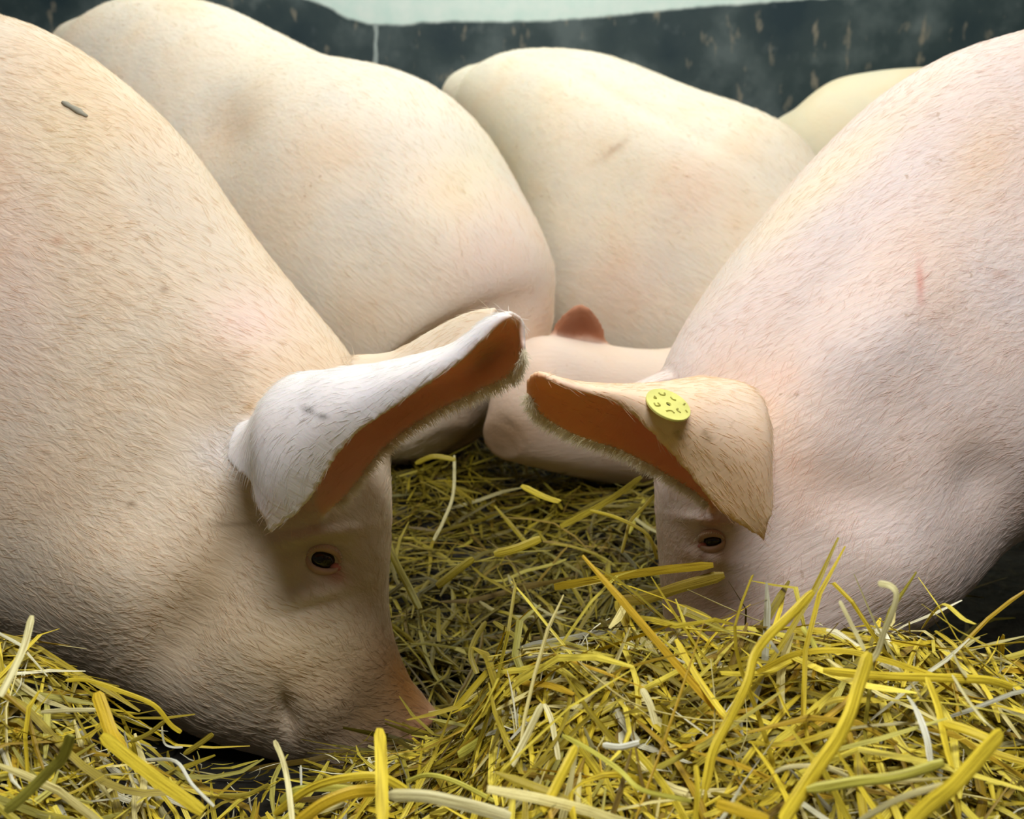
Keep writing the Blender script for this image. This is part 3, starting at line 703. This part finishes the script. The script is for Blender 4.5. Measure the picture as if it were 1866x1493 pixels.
def make_eye(pig, px, py, rot, rw, rh, mirror=1, lid=True):
    loc, n, r, u = frame_at(pig, px, py, rot)
    root = pig['root']
    c = loc - n * rh * 0.35
    V, F = ellipsoid(c, (r, u, n), (rw, rh, rh * 0.95))
    eye = mesh_obj('eye', V, F, M_EYE, root)
    V, F = ellipsoid(c + n * rh * 0.12, (r, u, n), (rw * .55, rh * .8, rh * 0.86)); 
    mesh_obj('iris', V, F, M_IRIS, eye)
    loc0 = loc; loc = loc + n * 0.0030
    def arc(a0, a1, off, zz, k=18):
        out = []
        for i in range(k):
            a = a0 + (a1 - a0) * i / (k - 1)
            out.append(loc + r * math.cos(a) * (rw * 1.12) + u * math.sin(a) * (rh * 1.08 + off) + n * (zz * abs(math.sin(a)) ** .5))
        return out
    prof = np.sin(np.linspace(0.25, math.pi - 0.25, 18))
    V, F = path_tube(arc(0, math.pi, 0.0, 0.0025), 0.0040 * prof + 0.0006); mesh_obj('upper_eyelid', V, F, M_LID, root)
    V, F = path_tube(arc(0, -math.pi, 0.0, 0.0015), 0.0036 * prof + 0.0006); mesh_obj('lower_eyelid', V, F, M_LID, root)
    V, F = ellipsoid(loc + r * rw * 0.98 * mirror - u * rh * .45 - n * 0.001, (r, u, n), (rw * .45, rh * .45, 0.0045)); mesh_obj('tear_duct', V, F, M_PINK, root)
    mb = MB()
    for i in range(16):
        a = 0.25 + (math.pi - 0.5) * i / 15
        s0 = loc + r * math.cos(a) * (rw * 1.1) + u * math.sin(a) * (rh * 1.1) + n * 0.004
        d = r * math.cos(a) * .5 + u * .25 + n * .9
        L = 0.009 + .004 * random.random()
        pts = [s0, s0 + d * L * .5, s0 + d * L * .9 - u * L * .25]
        V, F = path_tube(pts, [.0003, .00025, .0001], 4)
        mb.add(V, [f if len(f) == 4 else f for f in F if len(f) == 4])
    mesh_obj('eyelashes', np.vstack(mb.V), np.vstack(mb.F), M_LASH, root)
make_eye(pigA, 588, 1020, -14, 0.0165, 0.0118, 1)
make_eye(pigB, 1299, 986, 10, 0.0125, 0.0085, -1)

# ------------------------------------------------------------------ ear tag
def make_tag():
    loc, n, r, u = frame_at(pigB, 1214, 745, 0)
    # disc tilted so that it reads as a flattened ellipse, slightly off the ear
    n = nrm(np.array([0.42, -0.42, 1.25])); r = nrm(np.array([1, 0, 0]) - n * n[0]); u = np.cross(n, r)
    c = loc + n * 0.0035
    R, nn = 0.0215, 40
    V = []; 
    for z, rr in ((0, R), (0.0004, R * 1.0), (0.0018, R), (0.0022, R * 0.985), (0.0022, R * 0.12), (0.0005, R * 0.10), (0.0005, 0.00001)):
        for j in range(nn):
            a = 2 * math.pi * j / nn; V.append(c + r * rr * math.cos(a) + u * rr * math.sin(a) + n * z)
    F = [(i * nn + j, i * nn + (j + 1) % nn, (i + 1) * nn + (j + 1) % nn, (i + 1) * nn + j) for i in range(6) for j in range(nn)]
    F.append(tuple(range(nn))[::-1])
    t = mesh_obj('ear_tag', V, F, M_TAG, pigB['root'], smooth=False); t['label'] = 'round yellow plastic ear tag with raised marks'
    V, F = path_tube([c - n * 0.012, c + n * 0.0008], 0.002, 12); o = mesh_obj('tag_pin', V, F, M_DARK, t)
    o.location = -Vector(pigB['root'].location) * 0
    # illegible raised marks round the face, as in the photo
    glyphs = [(205, .62, [(-.5, -.5), (.3, -.5), (.3, .5), (-.5, .4)]), (110, .66, [(-.7, .2), (-.4, -.4), (.4, -.4), (.7, .2)]), (60, .55, [(-.6, -.1), (0, -.4), (.6, -.1)]), (268, .5, [(-.8, .3), (-.3, -.1), (.4, -.3), (.9, .2)]),
              (325, .5, [(-.3, .6), (-.2, -.3), (.4, -.4)]), (345, .8, [(-.2, .2), (.3, -.2)]), (160, .6, [(-.3, .4), (.1, -.1), (.4, .4)]), (20, .78, [(-.3, -.3), (.2, .3)])]
    for ang, rad, pts in glyphs:
        a = math.radians(ang); er = r * math.cos(a) + u * math.sin(a); et = -r * math.sin(a) + u * math.cos(a)
        w_ = [c + er * R * rad + (et * x + er * y) * 0.0046 + n * 0.0021 for x, y in pts]
        w_ = catmull(w_, 4)
        V, F = path_tube(w_, 0.00095, 6); o = mesh_obj('raised_mark', V, F, M_TAGMARK, t)
make_tag()
for o in list(bpy.data.objects):
    if o.name.startswith(('tag_pin', 'raised_mark', 'iris')):
        o.location = (0, 0, 0)
        o.data.transform(Matrix.Translation(-Vector(o.parent.location)) @ Matrix.Translation(-Vector(o.parent.parent.location)))

# chip on the left pig's back
loc, n = hit(pigA, 136, 200)
def chip(c, n, d, L, wd, name, label, m=M_CHIP):
    d = nrm(d - n * (d @ n)); s = np.cross(n, d); k = 7
    V = []; F = []
    for i in range(k):
        t = i / (k - 1) - .5; ww = wd * (1 - 0.5 * abs(t * 2) ** 3) * (1 + .2 * math.sin(i * 2.1))
        for q in ((-1, .0), (-.6, .8), (.2, 1.1), (1, .5), (.8, -.2)):
            V.append(c + d * L * t + s * ww * q[0] + n * (0.0003 + ww * .8 * (q[1] + .2)))
    for i in range(k - 1):
        for j in range(5): F.append((i * 5 + j, i * 5 + (j + 1) % 5, (i + 1) * 5 + (j + 1) % 5, (i + 1) * 5 + j))
    F.append((4, 3, 2, 1, 0)); F.append(tuple((k - 1) * 5 + j for j in range(5)))
    o = mesh_obj(name, V, F, m, origin=c); tag(o, label, 'straw chip'); return o
chip(loc, n, P(158, 216, 1.1) - P(116, 184, 1.1), 0.034, 0.0036, 'straw_chip', 'small grey split chip stuck on the back of the left pig')

# ------------------------------------------------------------------ straw
PAL = [(0.78, 0.63, 0.05), (0.84, 0.72, 0.09), (0.62, 0.48, 0.03), (0.78, 0.70, 0.28), (0.42, 0.33, 0.03), (0.60, 0.40, 0.03), (0.82, 0.80, 0.55), (0.33, 0.22, 0.03), (0.50, 0.46, 0.10)]
PW = np.array([.22, .18, .15, .12, .12, .08, .06, .04, .03]); PW /= PW.sum()
def straw_geo(pts, width, thick, nside=6, taper=(0.7, 0.5), face=None, groove=0.0, slope=5.0):
    pts = np.array(pts, float); m = len(pts)
    tan = nrm(np.gradient(pts, axis=0))
    ref = np.array(face if face is not None else (0, 0, 1.0)); 
    a = nrm(np.cross(tan, ref) + 1e-6); b = nrm(np.cross(a, tan))
    ph = np.linspace(0, 2 * np.pi, nside, endpoint=False)
    s = np.linspace(0, 1, m); prof = np.minimum(1, np.minimum(taper[0] + s * slope, taper[1] + (1 - s) * slope))
    R = pts[:, None] + prof[:, None, None] * (a[:, None] * (width / 2 * np.cos(ph))[None, :, None] + b[:, None] * (thick / 2 * np.sin(ph) + groove * width * (np.abs(np.cos(ph)) - .5))[None, :, None])
    V = R.reshape(-1, 3)
    i = (np.arange(m - 1)[:, None] * nside + np.arange(nside)[None]).ravel()
    j = (np.arange(m - 1)[:, None] * nside + (np.arange(nside)[None] + 1) % nside).ravel()
    Q = np.c_[i, j, j + nside, i + nside]
    acr = np.cos(ph)[None] * width / 2 * np.ones((m, 1)); ln = np.r_[0, np.cumsum(np.linalg.norm(np.diff(pts, axis=0), axis=1))]
    straw_geo.U = np.stack([acr, np.repeat(ln[:, None], nside, 1), np.full((m, nside), random.random() * 3)], -1).reshape(-1, 3)
    if nside == 4: Q = np.vstack([Q, [[3, 2, 1, 0]], [[(m - 1) * 4 + q for q in range(4)]]])
    elif nside == 6:
        e = (m - 1) * 6
        Q = np.vstack([Q, [[3, 2, 1, 0]], [[5, 4, 3, 0]], [[e, e + 1, e + 2, e + 3]], [[e, e + 3, e + 4, e + 5]]])
    return V, Q
def random_straw(x, y, L, wd, up, rr, sink=0.0, m=5):
    yaw = rr.uniform(0, 2 * math.pi); d = np.array([math.cos(yaw), math.sin(yaw)])
    bend = rr.normal(0, 0.22); kink = rr.uniform(.25, .75) if rr.random() < .3 else None
    s = np.linspace(-.5, .5, m)
    px_ = x + d[0] * L * s + -d[1] * bend * L * (s * s * 2)
    py_ = y + d[1] * L * s + d[0] * bend * L * (s * s * 2)
    if kink is not None:
        k = np.maximum(0, s + .5 - kink) * L; t = rr.normal(0, .8); px_ += -d[1] * k * t; py_ += d[0] * k * t
    z0 = ground(px_, py_)
    zb = ground(x, y) if up > 0.0 else None
    lay = rr.random() ** 1.2 * 0.036 + 0.002 - sink
    z = np.maximum(z0, z0.mean() if True else 0) * 0.5 + z0 * 0.5 + lay
    z = z + up * L * (s + .5) + rr.normal(0, .035) * L * np.sin((s + .5) * math.pi)
    z = np.maximum(z, z0 + 0.001)
    pts = np.c_[px_, py_, z]
    face = np.array([rr.normal(0, .5), rr.normal(0, .5), 1.0])
    return pts, face
bvhs = [p['bvh'] for p in (pigA, pigB, pigC, pigF)]
def clear_of_pigs(pts):
    for q in pts:
        if q[1] > 0.76:
            for bv in bvhs:
                r_ = bv.find_nearest(Vector(q), 0.5)
                if r_[0] is not None and (Vector(q) - r_[0]).dot(r_[1]) < 0.001: return False
    return True
mound_hide = []
def pile(name, label, n, xr, yr, Lr, wr, upp, seed, dens=None, dark=1.0, palw=PW):
    rr = np.random.default_rng(seed); mb = MB(); k = 0
    while k < n:
        y = rr.uniform(*yr); x = rr.uniform(*xr) * (y if xr[1] < 1.0 else 1)
        if dens is not None and rr.random() > dens(x, y): continue
        L = rr.uniform(*Lr); wd = rr.uniform(*wr)
        up = rr.uniform(.2, .9 if y < .8 and x > -.1 else .4) if rr.random() < upp else 0.0
        pts, face = random_straw(x, y, L, wd, up, rr)
        k += 1
        if not clear_of_pigs(pts): continue
        V, Q = straw_geo(pts, wd, min(wd * rr.uniform(.12, .4), .0012), 4, face=face, taper=(.35, .35))
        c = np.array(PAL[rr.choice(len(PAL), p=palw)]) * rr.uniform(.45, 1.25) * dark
        mb.add(V, Q, c); mb.U.append(straw_geo.U)
    o = fast_mesh(name, np.vstack(mb.V), np.vstack(mb.F), M_STRAW, np.vstack(mb.C), smooth=False, U=np.vstack(mb.U))
    tag(o, label, 'straw', kind='stuff'); return o
def dens_front(x, y):
    px = CX + F_PX * x / (y * cp + .35)
    return 1.0 if not (190 < px < 640 and y > .70) else .12
pile('loose_straw', 'finer tangled yellow straw heaped across the foreground', 7600, (-.62, .62), (.40, .80), (.03, .15), (.0014, .0072), .10, 21, dens_front)
pile('straw_chaff', 'thin pale chaff scattered through the foreground straw heap', 5500, (-.62, .62), (.42, .82), (.012, .045), (.0007, .0018), .2, 22, dens_front,
     palw=np.array([.1, .15, .05, .25, .05, .03, .3, .02, .05]))
def dens_mid(x, y):
    px = CX + F_PX * x / (y * cp + .3)
    if px < 640: return .05
    if px > 1480: return .10 if y < 1.0 else .02
    return 1.0
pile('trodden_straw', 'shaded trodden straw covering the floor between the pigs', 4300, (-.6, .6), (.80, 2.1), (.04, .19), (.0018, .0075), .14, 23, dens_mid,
     palw=np.array([.20, .06, .25, .01, .28, .08, .0, .10, .02]), dark=0.38)  # dark puts dirt and the pigs' shade into the straw colour

def straw_obj(pts, wd, th, color, label, group=None, face=None, sub=5, taper=(.7, .5), name='straw_stalk', groove=0.0, slope=5.0):
    pts = catmull(np.array(pts), sub) if sub > 1 else np.array(pts)
    V, Q = straw_geo(pts, wd, th, 6, taper, face, groove, slope)
    c = pts.mean(0); org = c
    me_o = fast_mesh(name, V - org, Q, M_STRAW, np.tile(np.array(color, float), (len(V), 1)), smooth=False, U=straw_geo.U)
    me_o.location = org.tolist()
    tag(me_o, label, 'straw', group)
    return me_o
# traced, prominent stalks: (points (px,py), Y of each end, width px, colour, label)
YEL = (0.84, 0.67, 0.05); GOLD = (0.74, 0.52, 0.03); PALE = (0.82, 0.76, 0.38); WHI = (0.86, 0.86, 0.68); OLV = (0.42, 0.34, 0.04); GRN = (0.66, 0.62, 0.10)
HERO = [
    ([(692, 1328), (695, 1400), (697, 1500)], .58, .50, 26, YEL, 'upright yellow stalk standing before the snout of the left pig'),
    ([(500, 1350), (515, 1385), (525, 1430), (533, 1500)], .66, .56, 11, PALE, 'thin pale upright blade left of the upright yellow stalk'),
    ([(548, 1395), (549, 1432)], .70, .69, 5, WHI, 'tiny pale sliver standing just right of the thin pale upright blade'),
    ([(965, 1228), (925, 1290), (880, 1345), (835, 1376)], .80, .70, 17, GRN, 'yellow green stalk slanting over the dark hollow right of the left snout'),
    ([(945, 1185), (1010, 1212), (1070, 1245), (1110, 1270)], .80, .72, 24, GOLD, 'broad golden blade slanting down at the left crest of the right heap'),
    ([(1125, 1095), (1145, 1140), (1170, 1185), (1192, 1210)], .80, .74, 22, YEL, 'flat yellow blade rising above the heap, white at its lower end'),
    ([(1250, 1107), (1240, 1145), (1222, 1170), (1200, 1188)], .76, .74, 7, PALE, 'thin curved pale wisp rising beside the flat yellow blade'),
    ([(1482, 1078), (1440, 1122), (1400, 1160), (1375, 1195), (1362, 1245), (1330, 1310), (1300, 1370), (1285, 1440)], .66, .56, 20, YEL, 'long yellow stalk in the right heap pointing up at the right pig jaw'),
    ([(1378, 1195), (1385, 1165), (1400, 1166), (1418, 1190)], .66, .66, 7, WHI, 'small pale curl looped over the long stalk under the right jaw'),
    ([(1232, 1165), (1268, 1230), (1310, 1290), (1345, 1330)], .70, .62, 14, YEL, 'straight yellow stalk running down right, crossing the long stalk from the left'),
    ([(1600, 1063), (1622, 1068), (1633, 1082), (1628, 1110), (1612, 1150), (1598, 1190), (1580, 1210)], .60, .58, 13, PALE, 'hooked pale stalk tip curling over above the right heap'),
    ([(1585, 1190), (1565, 1250), (1550, 1300), (1525, 1350), (1490, 1400), (1450, 1460), (1425, 1500)], .58, .48, 32, YEL, 'thickest upright yellow stalk in the right heap, frayed at its top'),
    ([(1530, 1095), (1545, 1125), (1560, 1155), (1575, 1185)], .60, .58, 9, PALE, 'short pale spike leaning left at the frayed stalk top'),
    ([(1462, 1142), (1478, 1165), (1490, 1190)], .70, .68, 12, GRN, 'short blunt stub standing between the long stalk and the thickest stalk'),
    ([(1380, 1225), (1450, 1192), (1530, 1186), (1600, 1200), (1680, 1225), (1720, 1240)], .68, .66, 12, YEL, 'long arched stalk lying along the crest of the right heap'),
    ([(1500, 1222), (1600, 1232), (1720, 1236), (1800, 1240), (1845, 1252)], .64, .66, 17, YEL, 'level yellow stalk along the right crest below the arched one'),
    ([(1690, 1235), (1710, 1290), (1722, 1350), (1735, 1400)], .62, .54, 20, YEL, 'yellow stalk hanging down from the level stalk, right side'),
    ([(1718, 1318), (1760, 1330), (1810, 1350)], .58, .56, 20, YEL, 'short broad yellow piece leading to the top of the big diagonal stalk'),
    ([(1826, 1335), (1790, 1375), (1740, 1430), (1690, 1470), (1650, 1510)], .50, .43, 36, YEL, 'big diagonal yellow stalk in the lower right corner'),
    ([(1530, 1330), (1600, 1322), (1680, 1318), (1730, 1322)], .60, .60, 6, PALE, 'thin level pale stem right of the thickest stalk'),
    ([(1737, 1190), (1748, 1215), (1762, 1235)], .66, .65, 6, PALE, 'tiny pale sprig standing on the right crest against the black'),
    ([(1735, 1230), (1760, 1270), (1790, 1310), (1812, 1330)], .60, .56, 7, PALE, 'thin pale wisp hanging from the right crest above the diagonal stalk'),
    ([(1655, 1270), (1672, 1300), (1688, 1345), (1695, 1390)], .60, .54, 18, WHI, 'split whitish husk hanging in the middle of the right heap'),
    ([(1412, 1408), (1440, 1398), (1500, 1398), (1545, 1415)], .52, .52, 9, PALE, 'pale arched strip crossing the foot of the thickest stalk'),
    ([(1470, 1440), (1560, 1425), (1640, 1415), (1720, 1390)], .50, .50, 22, GRN, 'broad greenish stalk lying low left of the big diagonal stalk'),
    ([(1560, 1500), (1640, 1455), (1720, 1430)], .47, .47, 14, PALE, 'pale stalk slanting along the bottom edge left of the diagonal stalk'),
    ([(988, 1283), (965, 1330), (945, 1370), (932, 1395)], .66, .62, 15, PALE, 'pale split stalk leaning left from the peak of an upside down V'),
    ([(992, 1283), (1004, 1310), (1012, 1350), (1018, 1385)], .66, .62, 11, PALE, 'pale split stalk leaning right from the peak of an upside down V'),
    ([(1050, 1360), (1030, 1400), (1005, 1450), (988, 1480)], .56, .52, 22, YEL, 'short thick golden stalk below the upside down V'),
    ([(1098, 1358), (1130, 1362), (1165, 1354)], .58, .58, 13, WHI, 'short whitish piece lying level in the heap centre'),
    ([(1170, 1255), (1185, 1285), (1195, 1320)], .64, .62, 15, PALE, 'pale pointed leaf standing in the heap centre'),
    ([(1025, 1340), (1080, 1370), (1130, 1405), (1170, 1440), (1260, 1460)], .60, .52, 10, GRN, 'long bent greenish stem running down right through the heap centre'),
    ([(1265, 1500), (1271, 1440), (1268, 1395)], .50, .52, 12, YEL, 'upright yellow stub at the bottom edge of the heap centre'),
    ([(1305, 1465), (1340, 1475), (1400, 1495)], .48, .47, 24, GOLD, 'golden blade cut by the bottom edge right of centre'),
    ([(500, 1485), (560, 1440), (620, 1420), (690, 1416), (740, 1440)], .60, .60, 18, YEL, 'arched yellow stalk bending behind the upright yellow stalk'),
    ([(510, 1462), (540, 1440), (600, 1436), (660, 1440)], .62, .62, 15, GRN, 'level greenish stalk left of the upright yellow stalk'),
    ([(540, 1500), (590, 1465), (640, 1445), (690, 1440)], .56, .58, 26, GOLD, 'broad folded golden blade at the bottom left of the upright stalk'),
    ([(705, 1450), (780, 1452), (860, 1470), (930, 1490)], .54, .52, 26, PALE, 'broad pale stalk lying right of the upright yellow stalk'),
    ([(740, 1425), (780, 1413), (830, 1425), (900, 1460)], .62, .60, 10, GRN, 'thin arched stem above the broad pale stalk'),
    ([(58, 1122), (45, 1175), (25, 1220), (0, 1270)], .66, .60, 14, PALE, 'straight jointed pale stalk rising at the left edge'),
    ([(10, 1480), (55, 1440), (95, 1400), (115, 1380), (130, 1340)], .54, .52, 22, GRN, 'thick greenish stalk slanting in the lower left corner'),
    ([(120, 1240), (160, 1240), (220, 1260), (280, 1285), (310, 1320), (330, 1335)], .72, .72, 9, YEL, 'thin bent stem reaching right below the left pig jowl'),
    ([(176, 1262), (190, 1300), (205, 1340), (225, 1370)], .66, .62, 26, GOLD, 'broad upright golden blade at the left under the jowl'),
    ([(185, 1340), (240, 1385), (300, 1430), (370, 1480)], .60, .56, 26, YEL, 'wide yellow stalk running down right in the left heap'),
    ([(75, 1298), (120, 1295), (175, 1294)], .68, .68, 9, PALE, 'short level pale stem left of the broad golden blade'),
    ([(335, 1375), (365, 1355), (388, 1338)], .70, .70, 11, OLV, 'short olive stub pointing up right in the dark hollow'),
    ([(295, 1330), (300, 1355), (315, 1362), (333, 1362)], .70, .70, 4, WHI, 'tiny white curl in the dark hollow under the left jaw'),
    ([(238, 1352), (270, 1338), (300, 1315)], .70, .70, 9, OLV, 'dull twisted straw joining the thin bent stem'),
    ([(265, 1385), (320, 1388), (350, 1430), (390, 1470)], .64, .60, 7, WHI, 'thin whitish strand bending over the left heap'),
    ([(400, 1450), (450, 1448), (490, 1430)], .66, .66, 9, OLV, 'dull stem lying at the near edge of the dark hollow'),
    ([(1300, 1030), (1200, 1040), (1100, 1055), (1010, 1070)], .86, .92, 16, GOLD, 'long golden stalk lying in front of the right pig eye'),
    ([(1320, 1048), (1240, 1070), (1180, 1090), (1130, 1095)], .86, .88, 22, (0.5, .36, .04), 'wide brownish stalk resting against the right pig muzzle'),
    ([(1235, 1105), (1290, 1130), (1330, 1170), (1350, 1200)], .84, .80, 18, OLV, 'olive stalk leaning on the right pig muzzle above the heap'),
    ([(828, 830), (826, 900), (808, 950), (790, 985)], 1.55, 1.30, 6, PALE, 'thin bright curved stem on the shaded floor between the heads'),
    ([(1075, 930), (1130, 946), (1180, 975), (1198, 1020)], 1.12, 1.05, 7, YEL, 'curved stem arching toward the right pig forehead'),
    ([(1169, 869), (1120, 905), (1070, 935), (1021, 960)], 1.25, 1.12, 11, (.6, .48, .04), 'long diagonal stalk on the shaded floor pointing up to the right ear'),
    ([(863, 1018), (830, 1042), (796, 1069)], 1.06, 1.02, 15, (.62, .5, .04), 'short wide stalk slanting down left on the shaded floor'),
    ([(699, 950), (715, 1010), (745, 1070), (765, 1110)], 1.12, 1.0, 14, (.5, .42, .04), 'long curved olive stalk beside the forehead of the left pig'),
    ([(799, 1108), (799, 1140), (800, 1170)], .98, .95, 8, (.6, .5, .06), 'short olive stem pointing straight down right of the left snout'),
    ([(886, 1133), (866, 1165), (858, 1195), (870, 1228)], .95, .90, 11, (.55, .45, .06), 'hooked olive stem curving on the shaded floor below the heads'),
    ([(899, 1133), (940, 1160), (979, 1184)], .95, .90, 9, (.6, .5, .08), 'thin stem running down right just above the right heap'),
    ([(1194, 901), (1170, 928), (1149, 950), (1140, 980), (1133, 1008)], 1.14, 1.08, 7, (.6, .47, .05), 'thin kinked stem beside the forehead of the right pig'),
    ([(757, 845), (790, 832), (830, 838)], 1.50, 1.5, 9, (.62, .5, .04), 'short yellow stem at the far end of the shaded floor under the left ear'),
    ([(950, 885), (990, 905), (1020, 915)], 1.30, 1.22, 12, YEL, 'short bright stub lying at the middle of the shaded floor'),
    ([(900, 1010), (940, 1000), (985, 982)], 1.06, 1.08, 16, YEL, 'bright yellow piece on the shaded floor between the two heads'),
]
def hero_geo(h):
    pts, y0, y1, wpx, c, lab = h
    n = len(pts); out = []
    for i, (a, b) in enumerate(pts):
        Y = y0 + (y1 - y0) * i / (n - 1); q = P(a, b, Y)
        g = float(ground(q[0], q[1])) + 0.0015
        if Y > 0.9 and q[2] < g: 
            lo = 0.5
            for _ in range(30):      # slide along the sight line onto the bedding
                Y -= 0.02; q = P(a, b, Y); g = float(ground(q[0], q[1])) + .0015
                if q[2] >= g or Y < lo: break
        out.append(q)
    out = np.array(out); Ym = (y0 + y1) / 2
    return out, wpx * Ym * 1.08 / F_PX
for h in HERO:
    pts, wd = hero_geo(h)
    if h[1] > .85: h = h[:4] + (tuple(v * .62 for v in h[4]),) + h[5:]   # trodden stalks: dirt and the shade between the heads darken the colour
    straw_obj(pts, wd, min(wd * .22, .0014), h[4], h[5], face=(0.25, -0.8, 0.5), taper=(.55, .75), groove=random.uniform(-.16, .16), slope=14)
# the other stalks that show largest, one object each
def scatter(n, xr, yr, seed, label, group, w_=(.004, .0068), L_=(.07, .17), lift=0.022, upp=.22):
    rr = np.random.default_rng(seed); k = 0
    while k < n:
        y = rr.uniform(*yr); x = rr.uniform(*xr) * y
        if dens_front(x, y) < rr.random(): continue
        up = rr.uniform(.15, .8 if y < .8 and x > 0 else .35) if rr.random() < upp else 0.0
        pts, face = random_straw(x, y, rr.uniform(*L_), .005, up, rr, sink=-lift, m=6)
        if not clear_of_pigs(pts): continue
        c = np.array(PAL[rr.choice(6, p=PW[:6] / PW[:6].sum())]) * rr.uniform(.85, 1.2) * (.45 if yr[0] > .8 else 1); wd = rr.uniform(*w_)  # stalks between the heads: shade and dirt darken their colour
        straw_obj(pts, wd, min(wd * rr.uniform(.15, .35), .0014), c, label, group, face=face, sub=2, groove=rr.uniform(-.15, .15), slope=9, taper=(rr.uniform(.1, .9), rr.uniform(.1, .9))); k += 1
scatter(135, (0.0, .56), (.44, .76), 31, 'loose cut yellow straw stalk lying among others in the right foreground heap', 'straw stalks of the right foreground heap')
scatter(65, (-.56, -.2), (.46, .76), 32, 'loose cut yellow straw stalk lying among others in the left foreground heap', 'straw stalks of the left foreground heap')
scatter(40, (-.12, .17), (.92, 1.7), 33, 'shaded straw stalk lying on the floor between the two lowered heads', 'straw stalks on the floor between the heads', lift=0.01)
